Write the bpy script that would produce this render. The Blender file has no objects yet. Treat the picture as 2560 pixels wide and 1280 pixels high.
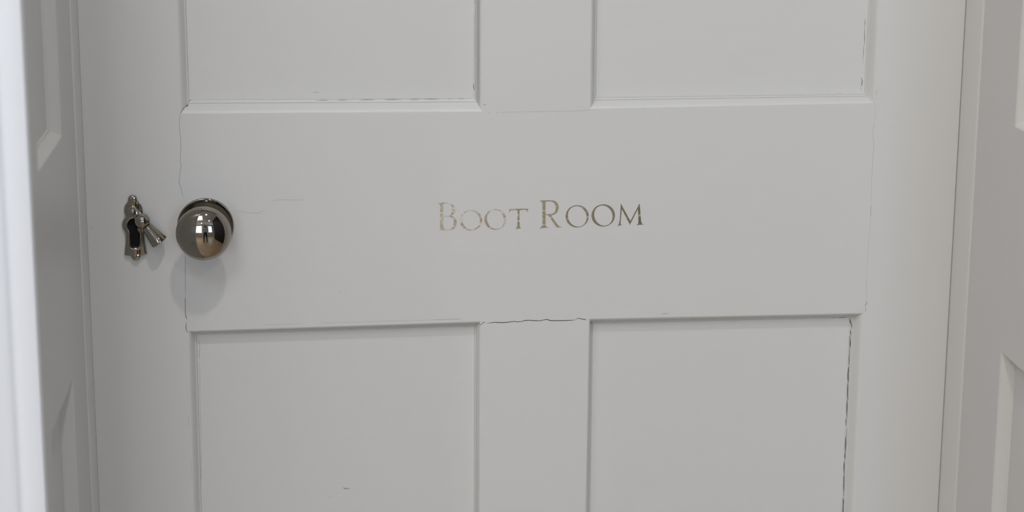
# White panelled door lettered BOOT ROOM, set in a deep panelled reveal.
import bpy, bmesh, math, random
from mathutils import Vector, Matrix
from mathutils.bvhtree import BVHTree

random.seed(7)
SC = bpy.context.scene
COL = SC.collection
R = math.radians

# ------------------------------------------------------------------ camera
CAM_LOC = (-0.18006, -1.89032, 1.42779)
CAM_ROT = [[0.996298, 0.01576, -0.084515], [-0.085846, 0.235619, -0.968047], [0.004657, 0.971718, 0.236099]]
FOCAL_PX = 5300.0

cam_d = bpy.data.cameras.new('camera')
cam_d.sensor_width = 36.0
cam_d.lens = FOCAL_PX / 2560.0 * 36.0
cam_d.clip_start = 0.05
cam_d.dof.use_dof = True
cam_d.dof.focus_distance = 1.93
cam_d.dof.aperture_fstop = 5.0
cam = bpy.data.objects.new('camera', cam_d)
COL.objects.link(cam)
m = Matrix(CAM_ROT).to_4x4()
m.translation = Vector(CAM_LOC)
cam.matrix_world = m
SC.camera = cam

# ------------------------------------------------------------------ world, daylight, exposure
SC.view_settings.view_transform = 'Standard'
SC.view_settings.look = 'None'
SC.view_settings.exposure = -0.20
SC.view_settings.gamma = 1.0
SC.view_settings.use_curve_mapping = False
wd = bpy.data.worlds.new('overcast_sky')
SC.world = wd
wd.use_nodes = True
bg = wd.node_tree.nodes['Background']
bg.inputs['Color'].default_value = (0.72, 0.83, 1.0, 1)
bg.inputs['Strength'].default_value = 1.2

def window_light(name, loc, rot, sx, sy, power, col):
    l = bpy.data.lights.new(name, 'AREA')
    l.shape = 'RECTANGLE'; l.size = sx; l.size_y = sy
    l.energy = power; l.color = col
    o = bpy.data.objects.new(name, l)
    o.location = loc; o.rotation_euler = rot
    COL.objects.link(o)
    return o
window_light('window_daylight', (1.05, -5.22, 1.5), (R(90), 0, 0), 0.9, 1.5, 40, (0.58, 0.75, 1.0))       # rear window, right: open sky
window_light('window_daylight', (-1.4, -5.22, 1.5), (R(90), 0, 0), 1.4, 1.7, 30, (0.99, 0.975, 0.965))       # rear window, left: nearly neutral tint
window_light('added_overhead_light', (-1.02, -2.0, 2.73), (0, 0, 0), 1.15, 1.2, 38, (0.915, 0.945, 1.0))                  # added rooflight, unseen: gives soft light from above
LAMP_W = 7.0
DOOR_LAMP_W = 8.0

# ------------------------------------------------------------------ materials
def new_mat(name):
    mt = bpy.data.materials.new(name); mt.use_nodes = True
    nt = mt.node_tree
    return mt, nt, nt.nodes['Principled BSDF']

def paint(name, col, rough=0.45, bump=0.12, var=0.03):
    mt, nt, b = new_mat(name)
    geo = nt.nodes.new('ShaderNodeNewGeometry')
    n1 = nt.nodes.new('ShaderNodeTexNoise'); n1.inputs['Scale'].default_value = 6.0; n1.inputs['Detail'].default_value = 4
    nt.links.new(geo.outputs['Position'], n1.inputs['Vector'])
    mp = nt.nodes.new('ShaderNodeMapping'); mp.inputs['Scale'].default_value = (18, 40, 110)
    nt.links.new(geo.outputs['Position'], mp.inputs['Vector'])
    n2 = nt.nodes.new('ShaderNodeTexNoise'); n2.inputs['Scale'].default_value = 1.0; n2.inputs['Detail'].default_value = 3
    nt.links.new(mp.outputs['Vector'], n2.inputs['Vector'])
    n3 = nt.nodes.new('ShaderNodeTexNoise'); n3.inputs['Scale'].default_value = 420.0; n3.inputs['Detail'].default_value = 2
    nt.links.new(geo.outputs['Position'], n3.inputs['Vector'])
    rmp = nt.nodes.new('ShaderNodeMix'); rmp.data_type = 'RGBA'
    rmp.inputs[6].default_value = tuple(c * (1 - var) for c in col) + (1,)
    rmp.inputs[7].default_value = tuple(min(1, c * (1 + var)) for c in col) + (1,)
    nt.links.new(n1.outputs['Fac'], rmp.inputs[0])
    nt.links.new(rmp.outputs[2], b.inputs['Base Color'])
    b.inputs['Roughness'].default_value = rough
    b1 = nt.nodes.new('ShaderNodeBump'); b1.inputs['Strength'].default_value = bump; b1.inputs['Distance'].default_value = 0.0012
    nt.links.new(n2.outputs['Fac'], b1.inputs['Height'])
    b2 = nt.nodes.new('ShaderNodeBump'); b2.inputs['Strength'].default_value = bump * 0.7; b2.inputs['Distance'].default_value = 0.0003
    nt.links.new(n3.outputs['Fac'], b2.inputs['Height'])
    nt.links.new(b1.outputs['Normal'], b2.inputs['Normal'])
    nt.links.new(b2.outputs['Normal'], b.inputs['Normal'])
    return mt

def plain(name, col, rough=0.6, metal=0.0):
    mt, nt, b = new_mat(name)
    n = nt.nodes.new('ShaderNodeTexNoise'); n.inputs['Scale'].default_value = 30
    mx = nt.nodes.new('ShaderNodeMix'); mx.data_type = 'RGBA'
    mx.inputs[6].default_value = tuple(c * 0.94 for c in col) + (1,)
    mx.inputs[7].default_value = tuple(min(1, c * 1.06) for c in col) + (1,)
    g = nt.nodes.new('ShaderNodeNewGeometry')
    nt.links.new(g.outputs['Position'], n.inputs['Vector'])
    nt.links.new(n.outputs['Fac'], mx.inputs[0]); nt.links.new(mx.outputs[2], b.inputs['Base Color'])
    b.inputs['Roughness'].default_value = rough; b.inputs['Metallic'].default_value = metal
    return mt

def gold_leaf(name, wear, col):
    """Old gold leaf, rubbed through to the white paint where the mask says so."""
    mt, nt, b = new_mat(name)
    g = nt.nodes.new('ShaderNodeNewGeometry')
    n = nt.nodes.new('ShaderNodeTexNoise'); n.inputs['Scale'].default_value = 260; n.inputs['Detail'].default_value = 4
    mp = nt.nodes.new('ShaderNodeMapping'); mp.inputs['Scale'].default_value = (0.6, 1, 1.5); mp.inputs['Rotation'].default_value = (0, R(35), 0)
    nt.links.new(g.outputs['Position'], mp.inputs['Vector']); nt.links.new(mp.outputs['Vector'], n.inputs['Vector'])
    rp = nt.nodes.new('ShaderNodeValToRGB')
    c = 0.33 + wear * 0.30
    rp.color_ramp.elements[0].position = max(0, c - 0.05); rp.color_ramp.elements[1].position = c + 0.07
    nt.links.new(n.outputs['Fac'], rp.inputs['Fac'])
    n4 = nt.nodes.new('ShaderNodeTexNoise'); n4.inputs['Scale'].default_value = 520; n4.inputs['Detail'].default_value = 3
    nt.links.new(g.outputs['Position'], n4.inputs['Vector'])
    tone = nt.nodes.new('ShaderNodeMix'); tone.data_type = 'RGBA'
    tone.inputs[6].default_value = tuple(k * 0.62 for k in col) + (1,)
    tone.inputs[7].default_value = tuple(min(1, k * 1.35) for k in col) + (1,)
    nt.links.new(n4.outputs['Fac'], tone.inputs[0])
    mx = nt.nodes.new('ShaderNodeMix'); mx.data_type = 'RGBA'
    mx.inputs[6].default_value = (0.70, 0.68, 0.63, 1)
    nt.links.new(rp.outputs['Color'], mx.inputs[0]); nt.links.new(tone.outputs[2], mx.inputs[7])
    nt.links.new(mx.outputs[2], b.inputs['Base Color'])
    mm = nt.nodes.new('ShaderNodeMath'); mm.operation = 'MULTIPLY'; mm.inputs[1].default_value = 0.55
    nt.links.new(rp.outputs['Color'], mm.inputs[0]); nt.links.new(mm.outputs[0], b.inputs['Metallic'])
    b.inputs['Roughness'].default_value = 0.38
    bp = nt.nodes.new('ShaderNodeBump'); bp.inputs['Strength'].default_value = 0.5; bp.inputs['Distance'].default_value = 0.0004
    nt.links.new(n4.outputs['Fac'], bp.inputs['Height']); nt.links.new(bp.outputs['Normal'], b.inputs['Normal'])
    return mt

def metal(name, col, rough):
    mt, nt, b = new_mat(name)
    b.inputs['Metallic'].default_value = 1.0
    b.inputs['Base Color'].default_value = col + (1,)
    g = nt.nodes.new('ShaderNodeNewGeometry')
    n = nt.nodes.new('ShaderNodeTexNoise'); n.inputs['Scale'].default_value = 90
    nt.links.new(g.outputs['Position'], n.inputs['Vector'])
    mr = nt.nodes.new('ShaderNodeMapRange'); mr.inputs['To Min'].default_value = rough * 0.7; mr.inputs['To Max'].default_value = rough * 1.3
    nt.links.new(n.outputs['Fac'], mr.inputs['Value']); nt.links.new(mr.outputs['Result'], b.inputs['Roughness'])
    return mt

def oak(name):
    mt, nt, b = new_mat(name)
    g = nt.nodes.new('ShaderNodeNewGeometry')
    br = nt.nodes.new('ShaderNodeTexBrick')
    br.inputs['Scale'].default_value = 1.0; br.inputs['Brick Width'].default_value = 1.6; br.inputs['Row Height'].default_value = 0.16
    br.inputs['Mortar Size'].default_value = 0.003
    br.inputs['Color1'].default_value = (0.42, 0.30, 0.19, 1); br.inputs['Color2'].default_value = (0.48, 0.35, 0.23, 1)
    br.inputs['Mortar'].default_value = (0.14, 0.09, 0.05, 1)
    nt.links.new(g.outputs['Position'], br.inputs['Vector'])
    nt.links.new(br.outputs['Color'], b.inputs['Base Color'])
    b.inputs['Roughness'].default_value = 0.35
    return mt

def emis(name, col, s):
    mt, nt, b = new_mat(name)
    b.inputs['Emission Color'].default_value = col + (1,); b.inputs['Emission Strength'].default_value = s
    b.inputs['Base Color'].default_value = (0.8, 0.8, 0.8, 1)
    return mt

def pane_glass(name):
    mt = bpy.data.materials.new(name); mt.use_nodes = True
    nt = mt.node_tree
    for n in list(nt.nodes): nt.nodes.remove(n)
    out = nt.nodes.new('ShaderNodeOutputMaterial'); mx = nt.nodes.new('ShaderNodeMixShader')
    t = nt.nodes.new('ShaderNodeBsdfTransparent'); gl = nt.nodes.new('ShaderNodeBsdfGlossy'); gl.inputs['Roughness'].default_value = 0.02
    mx.inputs[0].default_value = 0.06
    nt.links.new(t.outputs[0], mx.inputs[1]); nt.links.new(gl.outputs[0], mx.inputs[2]); nt.links.new(mx.outputs[0], out.inputs[0])
    return mt

WHITE = (0.705, 0.708, 0.692)
M_DOOR = paint('white_eggshell_paint', WHITE, 0.42, 0.14, 0.012)
M_TRIM = paint('white_trim_paint', (0.640, 0.642, 0.638), 0.38, 0.10, 0.012)  # greyed below the door paint to carry the shade of the reveals
M_WALL = paint('wall_paint', (0.60, 0.59, 0.57), 0.7, 0.1, 0.01)
M_ARCH = paint('architrave_daylit_white', (0.90, 0.945, 1.0), 0.35, 0.08, 0.008)  # brighter and bluer than the door paint: daylight put into the colour
M_CEIL = paint('ceiling_paint', (0.88, 0.88, 0.87), 0.8, 0.05, 0.01)
M_DARKWALL = paint('charcoal_wall_paint', (0.009, 0.009, 0.010), 0.7, 0.05, 0.02)
M_FLOOR = oak('oak_boards')
M_NICKEL = metal('polished_nickel', (0.345, 0.325, 0.285), 0.04)
M_BLACK = plain('keyhole_dark', (0.004, 0.004, 0.004), 0.9)
CRACK = {'dark': plain('crack_dark', (0.045, 0.040, 0.036), 0.9), 'mid': plain('crack_grey', (0.24, 0.23, 0.21), 0.9),
         'faint': plain('crack_faint', (0.56, 0.55, 0.53), 0.9), 'soft': plain('crack_soft', (0.36, 0.355, 0.335), 0.9), 'brown': plain('chip_brown', (0.32, 0.25, 0.19), 0.9)}

# ------------------------------------------------------------------ mesh helpers
def link(name, me, mat, parent=None, sharp=None):
    o = bpy.data.objects.new(name, me)
    COL.objects.link(o)
    if mat: me.materials.append(mat)
    if parent: o.parent = parent
    if sharp is not None:
        bm = bmesh.new(); bm.from_mesh(me)
        for f in bm.faces: f.smooth = True
        for e in bm.edges:
            if len(e.link_faces) == 2 and e.calc_face_angle(0) > R(sharp): e.smooth = False
        bm.to_mesh(me); bm.free()
    return o

def from_bm(name, bm, mat, parent=None, sharp=None):
    bmesh.ops.recalc_face_normals(bm, faces=bm.faces)
    me = bpy.data.meshes.new(name); bm.to_mesh(me); bm.free()
    return link(name, me, mat, parent, sharp)

def tag(o, label, cat, kind=None, group=None):
    o['label'] = label; o['category'] = cat
    if kind: o['kind'] = kind
    if group: o['group'] = group
    return o

def empty(name, loc=(0, 0, 0)):
    o = bpy.data.objects.new(name, None); o.location = loc; o.empty_display_size = 0.05
    COL.objects.link(o)
    return o

def add_box(bm, a, b):
    vs = [bm.verts.new((x, y, z)) for x in (a[0], b[0]) for y in (a[1], b[1]) for z in (a[2], b[2])]
    for f in ((0, 1, 3, 2), (4, 6, 7, 5), (0, 4, 5, 1), (2, 3, 7, 6), (0, 2, 6, 4), (1, 5, 7, 3)):
        bm.faces.new([vs[i] for i in f])

def add_prism(bm, pts, fn, d0, d1):
    """pts: 2D outline; fn(u, v, d) -> xyz; caps at d0 and d1."""
    a = [bm.verts.new(fn(u, v, d0)) for u, v in pts]; b = [bm.verts.new(fn(u, v, d1)) for u, v in pts]
    bm.faces.new(a); bm.faces.new(b[::-1])
    n = len(pts)
    for i in range(n):
        bm.faces.new((a[i], b[i], b[(i + 1) % n], a[(i + 1) % n]))
    return a, b

def add_lathe(bm, prof, fn, n=64):
    """prof: (radius, height) list; fn(a, b, h) -> xyz."""
    rings = []
    for r, h in prof:
        if r < 1e-7: rings.append([bm.verts.new(fn(0, 0, h))])
        else: rings.append([bm.verts.new(fn(r * math.cos(2 * math.pi * i / n), r * math.sin(2 * math.pi * i / n), h)) for i in range(n)])
    for p, q in zip(rings, rings[1:]):
        for i in range(n):
            j = (i + 1) % n
            if len(p) == 1 and len(q) == 1: continue
            if len(p) == 1: bm.faces.new((p[0], q[i], q[j]))
            elif len(q) == 1: bm.faces.new((p[i], q[0], p[j]))
            else: bm.faces.new((p[i], q[i], q[j], p[j]))

def curve_mesh(name, loops, extrude, bevel, res=3, smooth_pts=True):
    """Flat filled outline (with holes) with rounded edges; local XY = door x, z; +Z = out of the door."""
    cu = bpy.data.curves.new(name + '_c', 'CURVE'); cu.dimensions = '2D'; cu.fill_mode = 'BOTH'
    cu.extrude = extrude; cu.bevel_depth = bevel; cu.bevel_resolution = res
    if bevel: cu.offset = -bevel
    for lp in loops:
        s = cu.splines.new('POLY'); s.points.add(len(lp) - 1); s.use_cyclic_u = True
        for p, (x, z) in zip(s.points, lp): p.co = (x, z, 0, 1)
    o = bpy.data.objects.new(name + '_c', cu); COL.objects.link(o)
    me = bpy.data.meshes.new_from_object(o)
    bpy.data.objects.remove(o); bpy.data.curves.remove(cu)
    return me

def to_door(me, y0):
    """curve-local (x, z, out) -> world (x, y0 - out, z)."""
    for v in me.vertices:
        x, z, h = v.co
        v.co = (x, y0 - h, z)

def subdiv_loop(pts, k=3):
    """closed Catmull-Rom"""
    n = len(pts); out = []
    for i in range(n):
        p0, p1, p2, p3 = (Vector(pts[(i + j) % n]) for j in (-1, 0, 1, 2))
        for j in range(k):
            t = j / k
            out.append(tuple(0.5 * ((2 * p1) + (p2 - p0) * t + (2 * p0 - 5 * p1 + 4 * p2 - p3) * t * t + (3 * p1 - p0 - 3 * p2 + p3) * t ** 3)))
    return out

mm = lambda q: [(a / 1000.0, b / 1000.0) for a, b in q]

PANELS = {'LL': ([(-312.78, 901.03), (-43.39, 905.02), (-44.89, 240.0), (-314.55, 240.0)], [(-304.12, 893.46), (-50.13, 896.79), (-50.71, 249.0), (-306.38, 249.0)]),
 'LR': ([(57.01, 905.62), (317.75, 906.34), (315.82, 240.0), (54.09, 240.0)], [(62.87, 896.75), (305.98, 898.37), (308.56, 249.0), (62.37, 249.0)]),
 'UL': ([(-314.28, 1860.0), (-42.04, 1860.0), (-42.36, 1101.31), (-313.06, 1102.43)], [(-306.4, 1851.0), (-49.8, 1851.0), (-50.02, 1112.91), (-304.08, 1114.24)]),
 'UR': ([(53.27, 1860.0), (316.39, 1860.0), (319.14, 1105.83), (55.48, 1103.08)], [(63.23, 1851.0), (311.19, 1851.0), (309.89, 1113.57), (63.01, 1112.93)])}
LETTERS = [('B',
  [[(-84.29, 1017.6), (-81.21, 1017.8), (-78.51, 1018.03), (-74.27, 1017.98), (-71.57, 1017.27), (-69.26, 1015.78), (-67.64, 1013.51), (-67.22, 1011.13), (-67.84, 1008.77),
    (-69.16, 1007.01), (-71.13, 1005.66), (-69.08, 1004.84), (-67.27, 1003.15), (-66.11, 1000.84), (-65.81, 998.46), (-66.31, 996.09), (-67.67, 994.13), (-69.61, 992.73), (-72.01, 992.05),
    (-77.04, 992.05), (-82.26, 992.28), (-81.44, 993.46), (-81.2, 996.31), (-81.14, 1015.27), (-81.6, 1016.46), (-82.75, 1017.11), (-84.29, 1017.33)],
   [(-78.28, 1016.93), (-75.43, 1017.4), (-73.11, 1016.86), (-71.38, 1015.65), (-70.3, 1013.54), (-70.42, 1010.78), (-71.01, 1008.42), (-71.98, 1006.85), (-74.3, 1005.9), (-78.24, 1005.76)],
   [(-78.24, 1005.05), (-73.14, 1005.05), (-71.21, 1004.19), (-69.36, 1002.47), (-68.71, 1000.08), (-68.83, 997.71), (-69.49, 995.74), (-70.85, 994.17), (-73.17, 993.26), (-76.65, 993.23),
    (-77.81, 993.8), (-78.27, 995.08)]]),
 ('O',
  [[(-42.75, 1002.4), (-42.68, 1001.57), (-42.68, 1000.74), (-42.76, 999.91), (-42.92, 999.09), (-43.16, 998.28), (-43.47, 997.5), (-43.85, 996.74), (-44.3, 996.02), (-44.82, 995.33),
    (-45.4, 994.69), (-46.04, 994.1), (-46.73, 993.56), (-47.47, 993.08), (-48.25, 992.66), (-49.06, 992.3), (-49.91, 992.01), (-50.78, 991.79), (-51.66, 991.64), (-52.56, 991.56),
    (-53.45, 991.55), (-54.35, 991.62), (-55.23, 991.76), (-56.1, 991.97), (-56.94, 992.25), (-57.75, 992.59), (-58.53, 993.0), (-59.26, 993.47), (-59.94, 994.0), (-60.57, 994.59),
    (-61.15, 995.22), (-61.66, 995.9), (-62.1, 996.62), (-62.47, 997.37), (-62.78, 998.15), (-63.0, 998.95), (-63.15, 999.76), (-63.23, 1000.59), (-63.22, 1001.42), (-63.14, 1002.25),
    (-62.98, 1003.07), (-62.74, 1003.87), (-62.43, 1004.65), (-62.05, 1005.41), (-61.59, 1006.13), (-61.08, 1006.81), (-60.5, 1007.45), (-59.86, 1008.04), (-59.17, 1008.58),
    (-58.43, 1009.06), (-57.66, 1009.48), (-56.84, 1009.84), (-56.0, 1010.13), (-55.13, 1010.35), (-54.25, 1010.5), (-53.36, 1010.58), (-52.46, 1010.58), (-51.57, 1010.52),
    (-50.69, 1010.38), (-49.82, 1010.17), (-48.98, 1009.9), (-48.17, 1009.55), (-47.4, 1009.14), (-46.66, 1008.67), (-45.98, 1008.15), (-45.35, 1007.56), (-44.77, 1006.93),
    (-44.26, 1006.26), (-43.82, 1005.54), (-43.44, 1004.79), (-43.14, 1004.01), (-42.91, 1003.21)],
   [(-45.48, 1004.3), (-45.23, 1003.56), (-45.03, 1002.81), (-44.89, 1002.04), (-44.81, 1001.27), (-44.79, 1000.5), (-44.83, 999.73), (-44.94, 998.98), (-45.1, 998.25), (-45.33, 997.53),
    (-45.61, 996.85), (-45.95, 996.2), (-46.34, 995.6), (-46.78, 995.03), (-47.26, 994.51), (-47.79, 994.05), (-48.36, 993.64), (-48.96, 993.29), (-49.6, 993.0), (-50.25, 992.77),
    (-50.93, 992.61), (-51.62, 992.52), (-52.33, 992.49), (-53.03, 992.54), (-53.74, 992.64), (-54.44, 992.82), (-55.12, 993.06), (-55.79, 993.36), (-56.44, 993.73), (-57.06, 994.15),
    (-57.65, 994.63), (-58.2, 995.15), (-58.71, 995.73), (-59.18, 996.35), (-59.59, 997.0), (-59.96, 997.69), (-60.27, 998.41), (-60.53, 999.15), (-60.73, 999.9), (-60.87, 1000.67),
    (-60.95, 1001.44), (-60.96, 1002.21), (-60.92, 1002.97), (-60.81, 1003.73), (-60.65, 1004.46), (-60.42, 1005.17), (-60.14, 1005.85), (-59.8, 1006.5), (-59.41, 1007.1), (-58.97, 1007.67),
    (-58.48, 1008.18), (-57.95, 1008.65), (-57.39, 1009.05), (-56.79, 1009.4), (-56.15, 1009.69), (-55.5, 1009.92), (-54.82, 1010.08), (-54.13, 1010.17), (-53.43, 1010.2), (-52.73, 1010.16),
    (-52.02, 1010.05), (-51.33, 1009.87), (-50.64, 1009.64), (-49.97, 1009.33), (-49.32, 1008.97), (-48.71, 1008.55), (-48.12, 1008.08), (-47.57, 1007.55), (-47.05, 1006.98),
    (-46.59, 1006.36), (-46.17, 1005.71), (-45.8, 1005.02)]]),
 ('O',
  [[(-20.65, 1002.79), (-20.57, 1001.95), (-20.56, 1001.1), (-20.63, 1000.26), (-20.78, 999.43), (-21.01, 998.61), (-21.3, 997.81), (-21.67, 997.05), (-22.1, 996.31), (-22.6, 995.62),
    (-23.16, 994.97), (-23.78, 994.37), (-24.45, 993.82), (-25.17, 993.34), (-25.92, 992.91), (-26.72, 992.55), (-27.54, 992.26), (-28.39, 992.04), (-29.25, 991.9), (-30.12, 991.82),
    (-31.0, 991.82), (-31.87, 991.89), (-32.74, 992.04), (-33.58, 992.25), (-34.41, 992.54), (-35.2, 992.9), (-35.96, 993.32), (-36.68, 993.81), (-37.35, 994.35), (-37.97, 994.95),
    (-38.54, 995.59), (-39.04, 996.28), (-39.48, 997.01), (-39.85, 997.78), (-40.16, 998.57), (-40.38, 999.39), (-40.54, 1000.22), (-40.62, 1001.06), (-40.62, 1001.91), (-40.54, 1002.75),
    (-40.39, 1003.58), (-40.17, 1004.39), (-39.87, 1005.19), (-39.51, 1005.95), (-39.07, 1006.68), (-38.57, 1007.38), (-38.01, 1008.02), (-37.39, 1008.62), (-36.72, 1009.16),
    (-36.01, 1009.65), (-35.25, 1010.07), (-34.46, 1010.43), (-33.64, 1010.72), (-32.8, 1010.94), (-31.94, 1011.09), (-31.07, 1011.16), (-30.19, 1011.17), (-29.32, 1011.09),
    (-28.46, 1010.95), (-27.61, 1010.73), (-26.79, 1010.45), (-26.0, 1010.09), (-25.24, 1009.67), (-24.52, 1009.19), (-23.84, 1008.65), (-23.22, 1008.06), (-22.66, 1007.41),
    (-22.15, 1006.72), (-21.71, 1005.99), (-21.34, 1005.23), (-21.03, 1004.43), (-20.8, 1003.62)],
   [(-23.4, 1004.39), (-23.13, 1003.63), (-22.92, 1002.86), (-22.76, 1002.08), (-22.66, 1001.3), (-22.63, 1000.52), (-22.65, 999.74), (-22.73, 998.98), (-22.87, 998.24), (-23.06, 997.52),
    (-23.32, 996.84), (-23.63, 996.19), (-23.98, 995.58), (-24.39, 995.02), (-24.85, 994.51), (-25.35, 994.05), (-25.88, 993.65), (-26.45, 993.31), (-27.06, 993.03), (-27.68, 992.82),
    (-28.33, 992.67), (-29.0, 992.6), (-29.67, 992.59), (-30.35, 992.65), (-31.03, 992.77), (-31.71, 992.97), (-32.38, 993.23), (-33.03, 993.55), (-33.66, 993.94), (-34.27, 994.38),
    (-34.85, 994.88), (-35.4, 995.42), (-35.9, 996.02), (-36.37, 996.66), (-36.79, 997.33), (-37.16, 998.04), (-37.48, 998.77), (-37.75, 999.53), (-37.96, 1000.3), (-38.11, 1001.08),
    (-38.21, 1001.86), (-38.25, 1002.64), (-38.22, 1003.42), (-38.14, 1004.18), (-38.0, 1004.92), (-37.8, 1005.63), (-37.55, 1006.31), (-37.24, 1006.96), (-36.88, 1007.57),
    (-36.47, 1008.13), (-36.02, 1008.64), (-35.52, 1009.09), (-34.99, 1009.49), (-34.42, 1009.83), (-33.82, 1010.11), (-33.19, 1010.32), (-32.54, 1010.47), (-31.88, 1010.54),
    (-31.21, 1010.55), (-30.53, 1010.5), (-29.85, 1010.37), (-29.17, 1010.18), (-28.51, 1009.92), (-27.85, 1009.6), (-27.22, 1009.21), (-26.61, 1008.77), (-26.03, 1008.28),
    (-25.49, 1007.73), (-24.98, 1007.14), (-24.52, 1006.5), (-24.09, 1005.83), (-23.72, 1005.12)]]),
 ('T',
  [[(-17.4, 1011.29), (-0.48, 1011.21), (-0.51, 1009.98), (-0.92, 1007.41), (-1.39, 1009.01), (-2.06, 1010.04), (-7.69, 1009.97), (-8.16, 1009.42), (-8.29, 1004.75), (-8.25, 999.19),
    (-8.0, 995.22), (-7.01, 992.74), (-12.34, 992.38), (-10.98, 993.27), (-10.37, 995.25), (-10.22, 1003.19), (-10.25, 1009.53), (-10.8, 1009.93), (-15.07, 1009.99), (-16.93, 1009.62),
    (-18.16, 1007.38), (-17.86, 1009.64)]]),
 ('R',
  [[(10.55, 1018.66), (13.13, 1018.88), (22.31, 1018.75), (25.25, 1017.6), (27.28, 1014.94), (27.85, 1011.96), (27.26, 1008.98), (25.36, 1006.37), (22.86, 1005.13), (20.98, 1004.52),
    (22.04, 1002.67), (26.07, 997.06), (27.98, 994.69), (29.46, 993.68), (31.68, 993.48), (26.32, 992.92), (25.05, 994.52), (21.65, 999.69), (18.77, 1004.0), (18.51, 1004.68),
    (15.75, 1005.19), (15.74, 995.94), (16.18, 994.22), (18.28, 993.38), (10.08, 992.52), (11.91, 993.86), (12.74, 995.55), (12.86, 1001.1), (12.7, 1016.0), (12.1, 1017.49),
    (10.55, 1018.32)],
   [(15.64, 1017.74), (19.82, 1017.81), (22.33, 1017.26), (24.14, 1015.41), (25.05, 1012.42), (24.91, 1009.44), (23.88, 1007.33), (22.01, 1006.08), (19.93, 1005.77), (15.66, 1005.83)]]),
 ('O',
  [[(55.55, 1004.77), (55.65, 1003.86), (55.67, 1002.94), (55.6, 1002.03), (55.45, 1001.13), (55.22, 1000.24), (54.91, 999.38), (54.53, 998.55), (54.07, 997.75), (53.54, 997.0),
    (52.95, 996.3), (52.3, 995.65), (51.58, 995.06), (50.82, 994.53), (50.02, 994.07), (49.17, 993.68), (48.29, 993.37), (47.39, 993.13), (46.46, 992.97), (45.53, 992.89), (44.59, 992.89),
    (43.65, 992.97), (42.72, 993.13), (41.81, 993.37), (40.92, 993.69), (40.06, 994.08), (39.24, 994.53), (38.47, 995.06), (37.74, 995.65), (37.07, 996.3), (36.45, 997.0), (35.9, 997.76),
    (35.42, 998.55), (35.02, 999.38), (34.68, 1000.24), (34.43, 1001.13), (34.25, 1002.03), (34.16, 1002.94), (34.15, 1003.86), (34.22, 1004.77), (34.37, 1005.68), (34.6, 1006.56),
    (34.91, 1007.42), (35.29, 1008.25), (35.75, 1009.04), (36.28, 1009.79), (36.87, 1010.49), (37.52, 1011.14), (38.23, 1011.73), (38.99, 1012.25), (39.8, 1012.71), (40.64, 1013.1),
    (41.52, 1013.41), (42.42, 1013.65), (43.34, 1013.81), (44.28, 1013.89), (45.21, 1013.89), (46.15, 1013.81), (47.07, 1013.65), (47.98, 1013.41), (48.87, 1013.1), (49.73, 1012.71),
    (50.55, 1012.26), (51.32, 1011.73), (52.05, 1011.14), (52.73, 1010.5), (53.34, 1009.8), (53.89, 1009.05), (54.37, 1008.25), (54.78, 1007.42), (55.12, 1006.56), (55.38, 1005.68)],
   [(52.68, 1006.65), (53.01, 1005.85), (53.27, 1005.03), (53.47, 1004.19), (53.61, 1003.35), (53.68, 1002.5), (53.69, 1001.67), (53.63, 1000.84), (53.5, 1000.03), (53.31, 999.25),
    (53.06, 998.5), (52.74, 997.78), (52.37, 997.11), (51.94, 996.48), (51.46, 995.9), (50.92, 995.38), (50.35, 994.92), (49.73, 994.53), (49.08, 994.2), (48.4, 993.94), (47.69, 993.75),
    (46.96, 993.63), (46.21, 993.59), (45.46, 993.62), (44.7, 993.72), (43.95, 993.9), (43.2, 994.15), (42.47, 994.47), (41.76, 994.85), (41.07, 995.3), (40.42, 995.81), (39.8, 996.38),
    (39.21, 997.0), (38.68, 997.66), (38.19, 998.37), (37.75, 999.12), (37.37, 999.9), (37.05, 1000.7), (36.79, 1001.52), (36.59, 1002.36), (36.45, 1003.2), (36.38, 1004.04),
    (36.38, 1004.88), (36.44, 1005.7), (36.57, 1006.51), (36.76, 1007.29), (37.01, 1008.04), (37.33, 1008.75), (37.7, 1009.43), (38.13, 1010.05), (38.61, 1010.63), (39.14, 1011.14),
    (39.72, 1011.6), (40.33, 1012.0), (40.99, 1012.32), (41.67, 1012.58), (42.37, 1012.77), (43.1, 1012.89), (43.84, 1012.93), (44.6, 1012.9), (45.35, 1012.8), (46.1, 1012.62),
    (46.85, 1012.38), (47.58, 1012.06), (48.29, 1011.68), (48.97, 1011.23), (49.63, 1010.72), (50.25, 1010.16), (50.83, 1009.54), (51.37, 1008.88), (51.86, 1008.17), (52.3, 1007.43)]]),
 ('O',
  [[(79.86, 1005.25), (79.95, 1004.34), (79.97, 1003.43), (79.9, 1002.52), (79.75, 1001.62), (79.52, 1000.73), (79.21, 999.87), (78.82, 999.04), (78.36, 998.25), (77.82, 997.5),
    (77.22, 996.79), (76.56, 996.14), (75.84, 995.55), (75.07, 995.03), (74.25, 994.57), (73.39, 994.18), (72.5, 993.87), (71.59, 993.63), (70.65, 993.47), (69.7, 993.38), (68.75, 993.38),
    (67.8, 993.46), (66.86, 993.62), (65.93, 993.85), (65.03, 994.17), (64.17, 994.55), (63.33, 995.01), (62.55, 995.53), (61.81, 996.12), (61.13, 996.77), (60.5, 997.47), (59.95, 998.21),
    (59.46, 999.01), (59.05, 999.83), (58.71, 1000.69), (58.45, 1001.58), (58.27, 1002.48), (58.17, 1003.39), (58.16, 1004.3), (58.23, 1005.21), (58.38, 1006.11), (58.62, 1006.99),
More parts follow.
